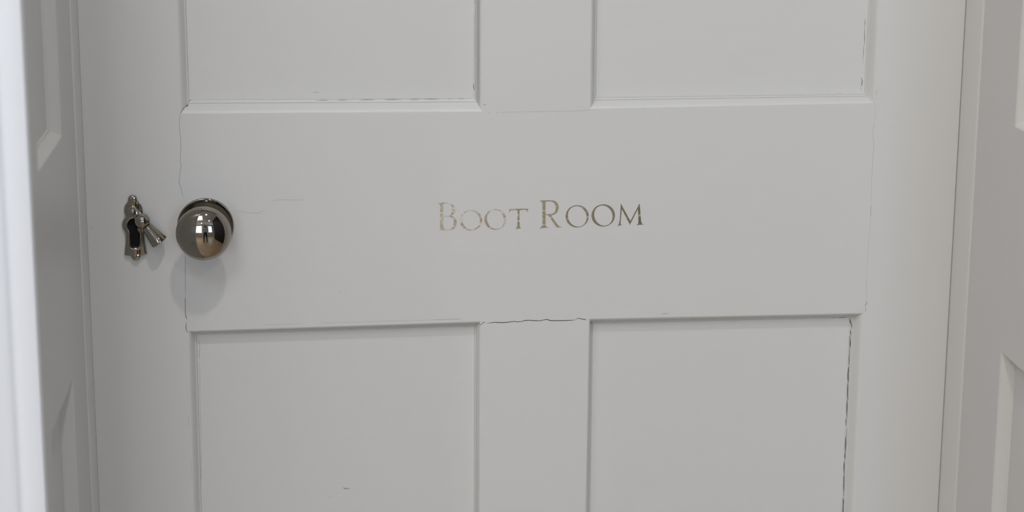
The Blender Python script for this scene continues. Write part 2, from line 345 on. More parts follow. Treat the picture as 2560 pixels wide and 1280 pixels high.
    (58.93, 1007.85), (59.32, 1008.68), (59.78, 1009.47), (60.32, 1010.22), (60.92, 1010.92), (61.58, 1011.56), (62.3, 1012.15), (63.07, 1012.68), (63.88, 1013.13), (64.74, 1013.52),
    (65.63, 1013.84), (66.54, 1014.07), (67.48, 1014.23), (68.42, 1014.32), (69.37, 1014.32), (70.32, 1014.24), (71.26, 1014.08), (72.18, 1013.85), (73.08, 1013.54), (73.95, 1013.16),
    (74.78, 1012.7), (75.56, 1012.18), (76.3, 1011.6), (76.99, 1010.95), (77.61, 1010.26), (78.17, 1009.51), (78.66, 1008.72), (79.07, 1007.89), (79.41, 1007.03), (79.68, 1006.15)],
   [(76.73, 1007.06), (77.06, 1006.27), (77.32, 1005.46), (77.52, 1004.63), (77.66, 1003.8), (77.73, 1002.97), (77.74, 1002.14), (77.69, 1001.32), (77.57, 1000.53), (77.38, 999.75),
    (77.13, 999.01), (76.82, 998.3), (76.46, 997.64), (76.04, 997.02), (75.56, 996.45), (75.04, 995.94), (74.47, 995.48), (73.87, 995.09), (73.22, 994.77), (72.55, 994.51), (71.85, 994.33),
    (71.13, 994.21), (70.39, 994.17), (69.65, 994.2), (68.9, 994.3), (68.16, 994.48), (67.42, 994.73), (66.7, 995.04), (65.99, 995.42), (65.31, 995.86), (64.66, 996.37), (64.05, 996.93),
    (63.47, 997.54), (62.94, 998.2), (62.45, 998.9), (62.02, 999.64), (61.64, 1000.4), (61.32, 1001.2), (61.06, 1002.01), (60.86, 1002.83), (60.72, 1003.67), (60.65, 1004.5),
    (60.64, 1005.33), (60.7, 1006.14), (60.82, 1006.94), (61.01, 1007.71), (61.26, 1008.45), (61.57, 1009.15), (61.93, 1009.82), (62.35, 1010.43), (62.83, 1011.0), (63.35, 1011.51),
    (63.92, 1011.96), (64.52, 1012.35), (65.16, 1012.68), (65.84, 1012.93), (66.53, 1013.12), (67.25, 1013.23), (67.99, 1013.27), (68.73, 1013.24), (69.47, 1013.14), (70.22, 1012.97),
    (70.95, 1012.72), (71.67, 1012.41), (72.38, 1012.03), (73.06, 1011.59), (73.71, 1011.09), (74.32, 1010.53), (74.9, 1009.92), (75.43, 1009.27), (75.92, 1008.57), (76.35, 1007.83)]]),
 ('M',
  [[(85.31, 1014.9), (86.27, 1012.84), (94.39, 998.19), (101.62, 1012.62), (102.33, 1014.66), (102.96, 1012.6), (103.72, 1004.05), (104.34, 998.05), (104.97, 995.89), (106.51, 994.76),
    (99.85, 994.38), (101.52, 995.3), (101.81, 997.65), (101.58, 1003.22), (101.17, 1009.55), (94.55, 996.05), (94.08, 994.34), (93.29, 996.07), (89.59, 1002.97), (86.19, 1009.77),
    (85.71, 1003.45), (85.16, 996.19), (85.6, 995.24), (86.79, 994.62), (82.17, 993.83), (83.58, 995.1), (84.37, 998.34), (84.9, 1006.45), (85.09, 1012.85)]])]
ESC_OUTLINE = [(-358.23, 1029.5), (-360.31, 1028.96), (-361.76, 1027.42), (-362.22, 1025.42), (-362.46, 1023.41), (-363.92, 1021.7), (-365.39, 1019.42), (-366.05, 1016.84), (-366.0, 1013.67),
 (-365.04, 1011.06), (-364.83, 1009.32), (-366.69, 1007.33), (-368.19, 1004.46), (-368.57, 1001.87), (-368.12, 998.97), (-366.56, 996.05), (-365.65, 993.72), (-365.63, 989.66),
 (-366.03, 985.03), (-366.81, 979.23), (-367.51, 974.12), (-364.9, 973.49), (-361.54, 973.56), (-360.95, 971.57), (-359.45, 969.79), (-357.12, 969.17), (-354.86, 969.72), (-353.12, 971.32),
 (-352.48, 973.53), (-349.78, 973.83), (-347.06, 974.72), (-347.67, 979.5), (-348.29, 984.17), (-348.81, 988.24), (-349.13, 991.73), (-348.93, 994.33), (-347.62, 996.63), (-346.52, 999.22),
 (-346.42, 1002.12), (-347.21, 1005.02), (-348.8, 1007.24), (-349.96, 1008.99), (-349.89, 1011.13), (-349.45, 1014.01), (-349.61, 1017.18), (-350.62, 1020.08), (-352.39, 1022.12),
 (-353.82, 1023.86), (-354.14, 1025.88), (-354.79, 1027.9), (-356.3, 1029.19)]
KEYHOLE = [(-361.82, 998.38), (-362.6, 999.34), (-363.14, 1000.49), (-363.4, 1001.74), (-363.37, 1003.04), (-363.05, 1004.3), (-362.47, 1005.45), (-361.65, 1006.41), (-360.64, 1007.14),
 (-359.51, 1007.59), (-358.32, 1007.73), (-357.14, 1007.55), (-356.04, 1007.07), (-355.09, 1006.31), (-354.34, 1005.33), (-353.84, 1004.16), (-353.62, 1002.9), (-353.68, 1001.6),
 (-354.04, 1000.35), (-354.66, 999.23), (-355.51, 998.29), (-353.41, 994.11), (-353.37, 985.99), (-353.82, 982.8), (-355.66, 981.49), (-359.57, 981.44), (-361.22, 982.34), (-361.79, 984.96),
 (-361.55, 994.24)]
RIM = [(-363.04, 997.88), (-363.76, 999.11), (-364.22, 1000.49), (-364.4, 1001.94), (-364.3, 1003.41), (-363.91, 1004.84), (-363.26, 1006.15), (-362.37, 1007.3), (-361.29, 1008.23),
 (-360.05, 1008.9), (-358.71, 1009.29), (-357.34, 1009.37), (-355.99, 1009.15), (-354.72, 1008.63), (-353.58, 1007.83), (-352.63, 1006.79), (-351.91, 1005.56), (-351.44, 1004.19),
 (-351.25, 1002.73), (-351.36, 1001.26), (-351.74, 999.83), (-352.39, 998.52), (-351.71, 994.43), (-351.33, 986.31), (-351.7, 982.25), (-354.48, 979.68), (-357.85, 979.15),
 (-360.88, 980.36), (-362.5, 983.29), (-362.36, 989.96), (-362.03, 995.75)]
PIVOT = (-357.94, 1015.54)
BALL = (-349.52, 1007.08)
COVER_END = (-334.46, 987.47)
SCREW_TOP = (-358.18, 1025.69)
SCREW_BOT = (-356.68, 972.55)
CRACKS = [('soft', 0.4,
  [(-312.89, 1102.24), (-314.07, 1098.63), (-314.54, 1089.57), (-313.64, 1078.64), (-313.99, 1067.7), (-314.94, 1060.4), (-314.01, 1056.0), (-315.76, 1045.75), (-316.65, 1040.25),
   (-315.05, 1034.71), (-312.84, 1025.46)]),
 ('soft', 0.4, [(-313.28, 971.59), (-313.16, 964.1), (-313.69, 952.85), (-313.91, 943.45), (-314.28, 934.03)]),
 ('dark', 0.4, [(-314.31, 933.28), (-314.64, 922.7), (-314.51, 915.12), (-313.85, 913.21), (-313.16, 912.06)]),
 ('dark', 0.55, [(-313.62, 909.03), (-314.63, 905.63), (-314.22, 901.44), (-313.2, 899.13)]), ('dark', 0.5, [(-46.43, 902.39), (-43.75, 901.57), (-41.15, 904.02), (-39.29, 903.98)]),
 ('dark', 0.6,
  [(-38.18, 902.73), (-30.93, 903.82), (-22.55, 903.28), (-12.87, 904.29), (-9.88, 903.62), (-4.44, 904.28), (-2.92, 905.02), (0.92, 905.18), (10.63, 904.38), (17.95, 905.59),
   (21.36, 904.33), (31.94, 904.13), (44.18, 904.51)]),
 ('dark', 0.5, [(44.17, 904.71), (47.23, 906.27), (54.03, 904.6), (58.31, 901.54)]), ('dark', 0.5, [(58.69, 900.82), (60.59, 899.23), (62.68, 898.03)]),
 ('dark', 0.72, [(306.64, 898.35), (307.26, 895.6), (308.81, 891.72), (308.95, 888.49)]), ('dark', 0.72, [(307.79, 887.57), (308.02, 884.97), (308.25, 881.5)]),
 ('dark', 0.72, [(307.5, 881.04), (307.99, 876.78), (308.07, 873.15), (308.14, 869.59)]), ('dark', 0.72, [(307.52, 868.82), (308.16, 862.87)]),
 ('dark', 0.72, [(307.5, 862.89), (307.9, 857.34), (307.87, 852.58)]), ('dark', 0.72, [(307.79, 851.79), (307.56, 843.46), (308.02, 835.49)]),
 ('dark', 0.72, [(307.55, 834.71), (307.75, 825.54), (308.17, 817.54)]), ('dark', 0.72, [(307.72, 817.15), (307.82, 805.54), (308.14, 800.72)]),
 ('dark', 0.72, [(307.59, 799.93), (307.45, 791.49)]), ('dark', 0.72, [(308.35, 788.65), (308.23, 782.21)]), ('dark', 0.72, [(307.95, 781.41), (308.0, 769.3), (308.33, 765.25)]),
 ('dark', 0.72, [(307.78, 765.26), (307.89, 757.97)]), ('dark', 0.72, [(307.53, 756.35), (307.49, 749.05), (307.96, 742.53)]),
 ('dark', 0.72, [(307.69, 742.54), (308.09, 734.79), (308.25, 724.59)]), ('dark', 0.72, [(308.07, 724.19), (308.34, 720.5)]),
 ('dark', 0.72, [(307.86, 718.88), (308.32, 715.59), (308.29, 711.5), (308.32, 706.17), (308.36, 695.9), (308.35, 677.35)]), ('dark', 0.4, [(289.4, 899.27), (293.26, 899.0)]),
 ('dark', 0.35, [(295.57, 898.96), (299.01, 899.48), (303.86, 899.43)]), ('dark', 0.42, [(320.07, 1118.07), (320.02, 1115.11)]), ('dark', 0.42, [(320.18, 1113.99), (320.07, 1112.51)]),
 ('dark', 0.5, [(320.09, 1110.47), (320.04, 1109.72)]), ('mid', 0.45, [(315.38, 1108.04), (317.83, 1106.08)]), ('mid', 0.4, [(317.44, 1106.22), (318.98, 1105.09)]),
 ('faint', 0.4, [(319.39, 1104.34), (319.87, 1093.91)]), ('dark', 0.45, [(319.69, 1093.91), (319.75, 1091.67)]),
 ('faint', 0.35,
  [(319.62, 1091.3), (319.12, 1085.71), (317.93, 1078.99), (317.9, 1075.62), (319.37, 1072.23), (319.86, 1065.48), (319.37, 1055.71), (319.27, 1041.39), (319.48, 1024.36),
   (319.7, 1011.06)]),
 ('mid', 0.3, [(319.74, 1010.3), (320.05, 999.25)]), ('faint', 0.3, [(320.05, 999.25), (319.17, 976.7), (318.69, 953.63), (318.9, 936.24), (319.72, 917.99)]),
 ('dark', 0.4, [(319.52, 917.29), (319.87, 915.65), (318.57, 913.73), (318.74, 911.78)]), ('mid', 0.4, [(318.87, 911.39), (319.33, 909.63), (319.04, 907.49)]),
 ('dark', 0.42, [(308.7, 1182.14), (309.22, 1178.65), (308.85, 1174.62)]), ('dark', 0.42, [(308.88, 1173.88), (308.94, 1168.37), (309.37, 1162.85), (309.01, 1158.43)]),
 ('dark', 0.4, [(309.04, 1157.69), (308.74, 1151.79), (308.62, 1146.25)]), ('mid', 0.35, [(308.67, 1145.14), (308.52, 1139.96)]),
 ('dark', 0.5, [(307.35, 1128.47), (308.75, 1125.68), (308.7, 1122.52), (308.32, 1119.99)]), ('dark', 0.45, [(307.55, 1118.81), (308.05, 1116.75)]),
 ('mid', 0.5, [(277.08, 1113.32), (278.2, 1113.5)]), ('mid', 0.5, [(285.69, 1113.41), (286.81, 1113.59)]), ('mid', 0.5, [(289.07, 1113.45), (290.18, 1113.62)]),
 ('mid', 0.35, [(-191.66, 1111.53), (-186.26, 1111.81), (-180.86, 1111.75)]), ('mid', 0.35, [(-172.59, 1111.59), (-168.44, 1111.88), (-164.3, 1111.8)]),
 ('mid', 0.35, [(-152.76, 1111.65), (-146.44, 1111.92), (-140.12, 1111.87)]), ('mid', 0.35, [(-130.37, 1111.72), (-122.96, 1111.97), (-115.54, 1111.94)]),
 ('mid', 0.35, [(-107.94, 1111.78), (-102.86, 1112.06), (-97.79, 1112.0)]), ('mid', 0.35, [(-94.89, 1111.82), (-88.0, 1112.09), (-81.1, 1112.05)]),
 ('mid', 0.35, [(-73.11, 1111.89), (-71.11, 1112.2), (-69.12, 1112.08)]), ('mid', 0.35, [(-63.3, 1111.92), (-60.75, 1112.22), (-58.21, 1112.12)]),
 ('mid', 0.5, [(-49.59, 1202.58), (-49.69, 1197.91)]), ('faint', 0.4, [(-49.76, 1190.71), (-49.65, 1177.73), (-49.74, 1147.27), (-49.92, 1127.2)]),
 ('dark', 0.55, [(-50.1, 1126.47), (-49.84, 1122.8), (-49.48, 1119.14)]), ('mid', 0.4, [(-50.35, 1117.31), (-50.2, 1114.01)]), ('dark', 0.9, [(-41.64, 1108.08), (-39.65, 1107.77)]),
 ('mid', 0.4, [(-37.82, 1100.79), (-36.0, 1100.77)]), ('mid', 0.4, [(-30.19, 1100.75), (-28.37, 1100.73)]),
 ('faint', 0.4, [(-26.56, 1100.78), (-8.37, 1101.15), (6.2, 1101.19), (28.09, 1101.15), (46.36, 1101.51), (56.6, 1102.15)]),
 ('mid', 0.4, [(-303.43, 1113.81), (-305.14, 1112.38), (-306.39, 1111.12), (-306.66, 1109.49)]), ('dark', 0.9, [(-306.39, 1109.47), (-307.62, 1108.75), (-308.57, 1108.04)]),
 ('mid', 0.5, [(-308.87, 1108.19), (-310.87, 1106.58), (-312.55, 1103.88), (-313.47, 1101.71)]),
 ('soft', 0.38, [(-303.89, 891.62), (-303.74, 887.86), (-303.1, 883.55), (-303.67, 878.1), (-304.09, 870.03)]),
 ('faint', 0.5, [(-303.93, 869.25), (-303.94, 850.71), (-304.51, 831.32), (-304.47, 807.92), (-304.99, 784.4), (-305.55, 752.83)]),
 ('faint', 0.5, [(-269.08, 1013.01), (-262.63, 1012.17), (-254.74, 1010.95), (-246.46, 1010.45), (-242.81, 1012.26), (-239.55, 1012.96)]),
 ('faint', 0.5, [(-235.03, 1021.8), (-226.36, 1022.6), (-215.54, 1022.27), (-203.98, 1022.48)]), ('faint', 0.3, [(-243.44, 905.59), (-228.83, 905.5), (-206.85, 906.04)]),
 ('faint', 0.3, [(-192.19, 906.14), (-118.57, 906.84), (-89.0, 907.16)]), ('soft', 0.3, [(-89.0, 907.16), (-74.19, 907.41), (-60.84, 907.47)]),
 ('mid', 0.35, [(-58.35, 897.15), (-56.48, 896.8)]), ('mid', 0.35, [(-55.36, 896.86), (-52.75, 897.04)]), ('mid', 0.3, [(124.61, 908.98), (132.9, 909.22)]),
 ('brown', 1.2, [(-173.49, 741.81), (-171.25, 740.75), (-167.1, 740.84)]), ('dark', 0.8, [(-185.48, 733.34), (-184.54, 733.11)]), ('mid', 0.9, [(-174.31, 936.26), (-173.21, 936.06)]),
 ('mid', 0.8, [(-194.76, 1119.03), (-189.37, 1119.16)]), ('faint', 0.35, [(-313.71, 776.27), (-313.8, 761.34)]), ('brown', 1.0, [(-313.65, 760.16), (-313.14, 758.96)]),
 ('faint', 0.4, [(-314.96, 819.22), (-315.14, 807.56)]), ('dark', 0.4, [(-396.99, 998.95), (-395.17, 999.84)])]

# ------------------------------------------------------------------ panel building shared by the door and the reveal
DP = 0.0100
PROFILE = [(0, 0), (.02, .004), (.06, .018), (.12, .05), (.19, .11), (.27, .22), (.36, .38), (.45, .55), (.53, .71), (.585, .82), (.62, .885),
           (.645, .905), (.672, .868), (.705, .848), (.74, .850), (.77, .880), (.793, .945), (.815, 1.01), (.85, 1.04), (.90, 1.04), (1.0, 1.035)]

def mouldings(outer, inner, fn, depth, parent, mat):
    """four mitred lengths of moulding between the frame edge and the panel; fn(u, v, d)."""
    for k in range(4):
        bm = bmesh.new()
        rows = []
        for e in (k, (k + 1) % 4):
            o = Vector(outer[e]); i = Vector(inner[e])
            rows.append([bm.verts.new(fn(*(o + (i - o) * t), d * depth)) for t, d in PROFILE])
        back = [[bm.verts.new(fn(*(Vector(outer[e])), depth + .006)), bm.verts.new(fn(*(Vector(inner[e])), depth + .006))] for e in (k, (k + 1) % 4)]
        for j in range(len(PROFILE) - 1):
            bm.faces.new((rows[0][j], rows[0][j + 1], rows[1][j + 1], rows[1][j]))
        bm.faces.new((back[0][0], back[1][0], back[1][1], back[0][1]))
        bm.faces.new((rows[0][0], rows[1][0], back[1][0], back[0][0]))
        bm.faces.new((rows[0][-1], back[0][1], back[1][1], rows[1][-1]))
        for s in (0, 1):
            bm.faces.new(rows[s] + [back[s][1], back[s][0]])
        from_bm('moulding', bm, mat, parent, 40)

def board(name, pts, fn, d0, d1, parent, mat, bevel_edges=None, off=0.003):
    bm = bmesh.new()
    a, b = add_prism(bm, pts, fn, d0, d1)
    if bevel_edges:
        bm.edges.ensure_lookup_table()
        es = []
        for i, j in bevel_edges:
            e = bm.edges.get((a[i], a[j]))
            if e: es.append(e)
        bmesh.ops.bevel(bm, geom=es, offset=off, segments=4, profile=0.5, affect='EDGES')
    return from_bm(name, bm, mat, parent, 40)

# ------------------------------------------------------------------ the room shell
X0, X1, Y0, Y1, ZC = -2.6, 2.4, -5.0, -0.315, 2.55

def struct(name, boxes, mat, label, cat):
    bm = bmesh.new()
    for a, b in boxes: add_box(bm, a, b)
    return tag(from_bm(name, bm, mat), label, cat, 'structure')

struct('floor', [((X0 - .3, Y0 - .3, -0.1), (X1 + .3, 0.7, 0.0))], M_FLOOR, 'oak board floor in front of the white door', 'floor')
RL = (-1.65, -0.4, -2.65, -1.35)     # added rooflight x0,x1,y0,y1
struct('ceiling', [((X0 - .3, Y0 - .3, ZC), (X1 + .3, RL[2], ZC + .1)), ((X0 - .3, RL[3], ZC), (X1 + .3, 0.06, ZC + .1)), ((X0 - .3, RL[2], ZC), (RL[0], RL[3], ZC + .1)), ((RL[1], RL[2], ZC), (X1 + .3, RL[3], ZC + .1))],
       M_CEIL, 'white ceiling with small downlights and an added rooflight', 'ceiling')
struct('wall_front', [((X0 - .3, Y1, 0), (-.425, 0.06, ZC)), ((.425, Y1, 0), (X1 + .3, 0.06, ZC)), ((-.425, Y1, 2.055), (.425, 0.06, ZC))], M_WALL,
       'thick pale wall that the door reveal is cut through', 'wall')
struct('wall_left', [((X0 - .3, Y0, 0), (X0, Y1, ZC))], M_WALL, 'pale wall on the left of the room', 'wall')
RW = (0.6, 1.5, 0.75, 2.25)      # rear windows x0,x1,z0,z1
RV = (-2.1, -0.7, 0.65, 2.35)
struct('wall_rear', [((X0 - .3, Y0 - .3, 0), (RV[0], Y0, ZC)), ((RV[1], Y0 - .3, 0), (RW[0], Y0, ZC)), ((RW[1], Y0 - .3, 0), (X1 + .3, Y0, ZC)),
                     ((RW[0], Y0 - .3, 0), (RW[1], Y0, RW[2])), ((RW[0], Y0 - .3, RW[3]), (RW[1], Y0, ZC)),
                     ((RV[0], Y0 - .3, 0), (RV[1], Y0, RV[2])), ((RV[0], Y0 - .3, RV[3]), (RV[1], Y0, ZC))], M_WALL,
       'pale wall behind the photographer with two windows', 'wall')
struct('wall_right', [((X1, Y0, 0), (X1 + .3, Y1, ZC))], M_WALL, 'pale wall at the far right of the room', 'wall')
struct('wall_partition', [((1.0, -2.75, 0), (1.1, Y1, ZC))], M_DARKWALL, 'charcoal painted partition to the right of the doorway', 'wall')

M_PANE = pane_glass('window_glass')
def window(name, corners, label):
    """corners: fn(u, v, d) with u 0..w, v 0..h"""
    fn, w, h, nu, nv = corners
    bm = bmesh.new()
    for a, b in (((0, 0), (w, .06)), ((0, h - .06), (w, h)), ((0, .06), (.06, h - .06)), ((w - .06, .06), (w, h - .06))):
        add_prism(bm, [(a[0], a[1]), (b[0], a[1]), (b[0], b[1]), (a[0], b[1])], fn, .08, .14)
    win = tag(from_bm(name, bm, M_TRIM), label, 'window', 'structure')
    du, dv = (w - .12) / nu, (h - .12) / nv
    for i in range(1, nu):
        u = .06 + i * du
        board('glazing_bar', [(u - .012, .06), (u + .012, .06), (u + .012, h - .06), (u - .012, h - .06)], fn, .09, .13, win, M_TRIM)
    for j in range(1, nv):
        v = .06 + j * dv
        board('glazing_bar', [(.06, v - .012), (w - .06, v - .012), (w - .06, v + .012), (.06, v + .012)], fn, .095, .125, win, M_TRIM)
    for i in range(nu):
        for j in range(nv):
            u, v = .06 + i * du, .06 + j * dv
            board('pane', [(u, v), (u + du, v), (u + du, v + dv), (u, v + dv)], fn, .108, .112, win, M_PANE)
window('window_1', (lambda u, v, d: (RW[0] + u, Y0 - d, RW[2] + v), RW[1] - RW[0], RW[3] - RW[2], 2, 3), 'narrow white sash window at the right of the rear wall')
window('window_2', (lambda u, v, d: (RV[0] + u, Y0 - d, RV[2] + v), RV[1] - RV[0], RV[3] - RV[2], 3, 3), 'wide white sash window at the left of the rear wall')

window('added_rooflight', (lambda u, v, d: (RL[0] + u, RL[2] + v, ZC + .02 + d), RL[1] - RL[0], RL[3] - RL[2], 2, 2), 'square white rooflight added in the ceiling for soft light')  # unseen, put in to let the overhead light through

# ------------------------------------------------------------------ door frame, reveal linings, architrave
JX, LX = 0.400, 0.4022          # jamb face, lining face
YJ, YF = -0.048, -0.335         # step between jamb and lining, front of the reveal
def jamb(name, s, label):
    pts = [(s * JX, YJ), (s * JX, .0425), (s * .386, .0425), (s * .386, .06), (s * .425, .06), (s * .425, YJ)]
    bm = bmesh.new()
    a, b = add_prism(bm, pts, lambda u, v, d: (u, v, d), 0.0, 2.03)
    e = bm.edges.get((a[0], b[0]))
    if e: bmesh.ops.bevel(bm, geom=[e], offset=.0003, segments=2, profile=.5, affect='EDGES')
    return tag(from_bm(name, bm, M_DOOR, None, 40), label, 'door frame', 'structure')  # lighter than the lining: light on the front step put into the colour
jamb('trim_1', -1, 'white door jamb on the lock side beside the keyhole plate')
jamb('trim_2', 1, 'white door jamb on the hinge side at the right edge of the door')
struct('trim_3', [((-.425, YJ, 2.03), (.425, .06, 2.055)), ((-.386, .0425, 2.016), (.386, .06, 2.03))], M_TRIM, 'white head of the door frame above the door', 'door frame')

def lining(name, s, yfar, ynear, z_up, z_lo, label):
    LX = .4011 if s < 0 else .4019
    root = tag(empty(name, (s * LX, YF, 0)), label, 'panelling', 'structure')
    root.matrix_world.translation = (0, 0, 0); root.location = (0, 0, 0)
    fn = lambda u, v, d: (s * (LX + d), u, v)
    zt, zb = 1.86, 0.24
    T = .0225
    def rect(nm, y0, y1, z0, z1, **k): return board(nm, [(y0, z0), (y1, z0), (y1, z1), (y0, z1)], fn, 0, T, root, M_TRIM, **k)
    rect('stile', yfar, YJ, 0, 2.03)
    rect('stile', YF + .012, ynear, 0, 2.03)
    rect('rail', ynear, yfar, z_lo, z_up)
    rect('rail', ynear, yfar, zt, 2.03)
    rect('rail', ynear, yfar, 0, zb)
    for z0, z1 in ((z_up, zt), (zb, z_lo)):
        o = [(yfar, z1), (ynear, z1), (ynear, z0), (yfar, z0)]
        w = .0095
        i = [(yfar - w, z1 - w), (ynear + w, z1 - w), (ynear + w, z0 + w), (yfar - w, z0 + w)]
        mouldings(o, i, fn, .011, root, M_DOOR)  # lighter than the lining boards: front light put into the colour
        board('panel', [(yfar - w + .0008, z1 - w + .0008), (ynear + w - .0008, z1 - w + .0008), (ynear + w - .0008, z0 + w - .0008), (yfar - w + .0008, z0 + w - .0008)], fn, .011, .018, root, M_TRIM)
    return root
lining('trim_4', -1, -.139, -.288, 1.108, .900, 'white panelled lining of the reveal on the left of the door')
lining('trim_5', 1, -.150, -.288, 1.110, .911, 'white panelled lining of the reveal on the right of the door')
struct('trim_6', [((-.425, YF + .012, 2.03), (.425, YJ, 2.055))], M_TRIM, 'white lining across the top of the reveal', 'panelling')

def architrave(name, s, label):
    LX = .4011 if s < 0 else .4019
    # section in (offset from opening edge, y)
    sec = [(0, YF + .002), (.0006, YF + .0006), (.002, YF), (.0120, YF), (.0135, YF + .0002), (.0150, YF + .0008), (.0170, YF + .0012), (.0190, YF + .0008), (.0205, YF - .0004),
           (.0225, YF - .0012), (.026, YF - .0016), (.070, YF - .005), (.080, YF - .012), (.086, YF - .013), (.090, YF - .010), (.092, YF), (.092, Y1), (.0228, Y1), (.0228, YF + .012), (0, YF + .012)]
    bm = bmesh.new()
    add_prism(bm, [(s * (LX + u), v) for u, v in sec], lambda u, v, d: (u, v, d), 0.0, 2.03)
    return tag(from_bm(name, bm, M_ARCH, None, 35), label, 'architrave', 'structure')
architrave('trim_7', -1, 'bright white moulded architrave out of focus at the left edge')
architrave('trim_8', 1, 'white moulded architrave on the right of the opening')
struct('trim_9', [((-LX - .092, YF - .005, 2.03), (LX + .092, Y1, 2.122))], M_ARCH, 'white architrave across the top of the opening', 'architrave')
for i, (a, b) in enumerate((((X0, Y1 - .015, 0), (-LX - .092, Y1, .16)), ((LX + .092, Y1 - .015, 0), (1.0, Y1, .16)))):
    struct('baseboard_' + ('left', 'right')[i], [(a, b)], M_TRIM, 'white baseboard on the %s of the doorway' % ('left', 'right')[i], 'baseboard')

# ------------------------------------------------------------------ the door
door = tag(empty('door_1'), 'white panelled door with gilt BOOT ROOM lettering and a nickel knob', 'door', 'structure')
fnd = lambda u, v, d: (u, d, v)
Q = {k: (mm(o), mm(i)) for k, (o, i) in PANELS.items()}
UL, UR, LL, LR = (Q[k][0] for k in ('UL', 'UR', 'LL', 'LR'))
DX0, DX1, DZ0, DZ1 = -.4000, .3997, .006, 2.024
TH = .040
frame_parts = []
frame_parts.append(board('stile', [(DX0, DZ0), (LL[3][0], DZ0), LL[3], LL[0], UL[3], UL[0], (UL[0][0], DZ1), (DX0, DZ1)], fnd, 0, TH, door, M_DOOR, [(0, 7)], .0006))
frame_parts.append(board('stile', [(DX1, DZ0), (DX1, DZ1), (UR[1][0], DZ1), UR[1], UR[2], LR[1], LR[2], (LR[2][0], DZ0)], fnd, 0, TH, door, M_DOOR, [(0, 1)], .0014))
frame_parts.append(board('lock_rail', [LL[0], LL[1], LR[0], LR[1], UR[2], UR[3], UL[2], UL[3]], fnd, 0, TH, door, M_DOOR))
frame_parts.append(board('top_rail', [UL[0], UL[1], UR[0], UR[1], (UR[1][0], DZ1), (UL[0][0], DZ1)], fnd, 0, TH, door, M_DOOR))
frame_parts.append(board('bottom_rail', [LL[3], (LL[3][0], DZ0), (LR[2][0], DZ0), LR[2], LR[3], LL[2]], fnd, 0, TH, door, M_DOOR))
frame_parts.append(board('muntin', [UL[1], UL[2], UR[3], UR[0]], fnd, 0, TH, door, M_DOOR))
frame_parts.append(board('muntin', [LL[1], LL[2], LR[3], LR[0]], fnd, 0, TH, door, M_DOOR))
for k in ('UL', 'UR', 'LL', 'LR'):
    o, i = Q[k]
    mouldings(o, i, fnd, DP, door, M_DOOR)
    c = Vector(((i[0][0] + i[2][0]) / 2, (i[0][1] + i[2][1]) / 2))
    ii = [tuple(Vector(p) + Vector((.0008 if p[0] > c.x else -.0008, .0008 if p[1] > c.y else -.0008))) for p in i]
    board('panel', ii, fnd, DP, DP + .012, door, M_DOOR)

# surface lookup for marks that lie on the door
vs, fs = [], []
for o in door.children:
    n = len(vs)
    vs += [v.co.copy() for v in o.data.vertices]; fs += [[n + i for i in p.vertices] for p in o.data.polygons]
TREE = BVHTree.FromPolygons(vs, fs)
def surf(x, z):
    h = TREE.ray_cast(Vector((x, -.1, z)), Vector((0, 1, 0)))
    return h[0].y if h[0] else 0.0

def crack(tone, width, pts):
    pts = mm(pts); w = width / 1000.0
    # densify with a little jitter so that the line wanders like split paint
    dense = []
    for (a, b), (c, d) in zip(pts, pts[1:]):
        L = math.hypot(c - a, d - b); n = max(1, int(L / .0035))
        for i in range(n):
            t = i / n; j = .00012 if 0 < i else 0
            dense.append((a + (c - a) * t + random.uniform(-j, j), b + (d - b) * t + random.uniform(-j, j)))
    dense.append(pts[-1])
    bm = bmesh.new(); prev = None; n = len(dense)
    for i, (x, z) in enumerate(dense):
        p, q = dense[max(0, i - 1)], dense[min(n - 1, i + 1)]
        t = Vector((q[0] - p[0], q[1] - p[1])); t = t.normalized() if t.length > 1e-9 else Vector((1, 0))
        nr = Vector((-t.y, t.x))
        k = (0.35 if i in (0, n - 1) else random.uniform(.75, 1.2)) * w / 2
        pair = []
        y = min(surf(x + nr.x * w, z + nr.y * w), surf(x - nr.x * w, z - nr.y * w), surf(x, z)) - .00008
        for s in (1, -1):
            pair.append(bm.verts.new((x + nr.x * k * s, y, z + nr.y * k * s)))
        if prev: bm.faces.new((prev[0], prev[1], pair[1], pair[0]))
        prev = pair
    from_bm('paint_crack', bm, CRACK[tone], door)
for tone, w, pts in CRACKS:
    crack(tone, w, pts)

# lettering: gilded capitals
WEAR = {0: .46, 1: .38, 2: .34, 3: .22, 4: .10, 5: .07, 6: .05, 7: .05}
SHEEN_TONE = {0: (.55, .48, .36), 1: (.52, .45, .33), 2: (.48, .41, .29), 3: (.42, .355, .245), 4: (.42, .355, .24), 5: (.34, .285, .185), 6: (.30, .25, .16), 7: (.235, .195, .12)}  # pale to dark along the lettering: the room's reflection put into the colour
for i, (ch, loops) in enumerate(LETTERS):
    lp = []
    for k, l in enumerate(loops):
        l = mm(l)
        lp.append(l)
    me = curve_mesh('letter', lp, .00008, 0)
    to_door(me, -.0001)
    o = link('letter', me, gold_leaf('gold_leaf_%d' % i, WEAR[i], SHEEN_TONE[i]), door)
    o['label'] = 'worn gilt capital letter %s' % ch

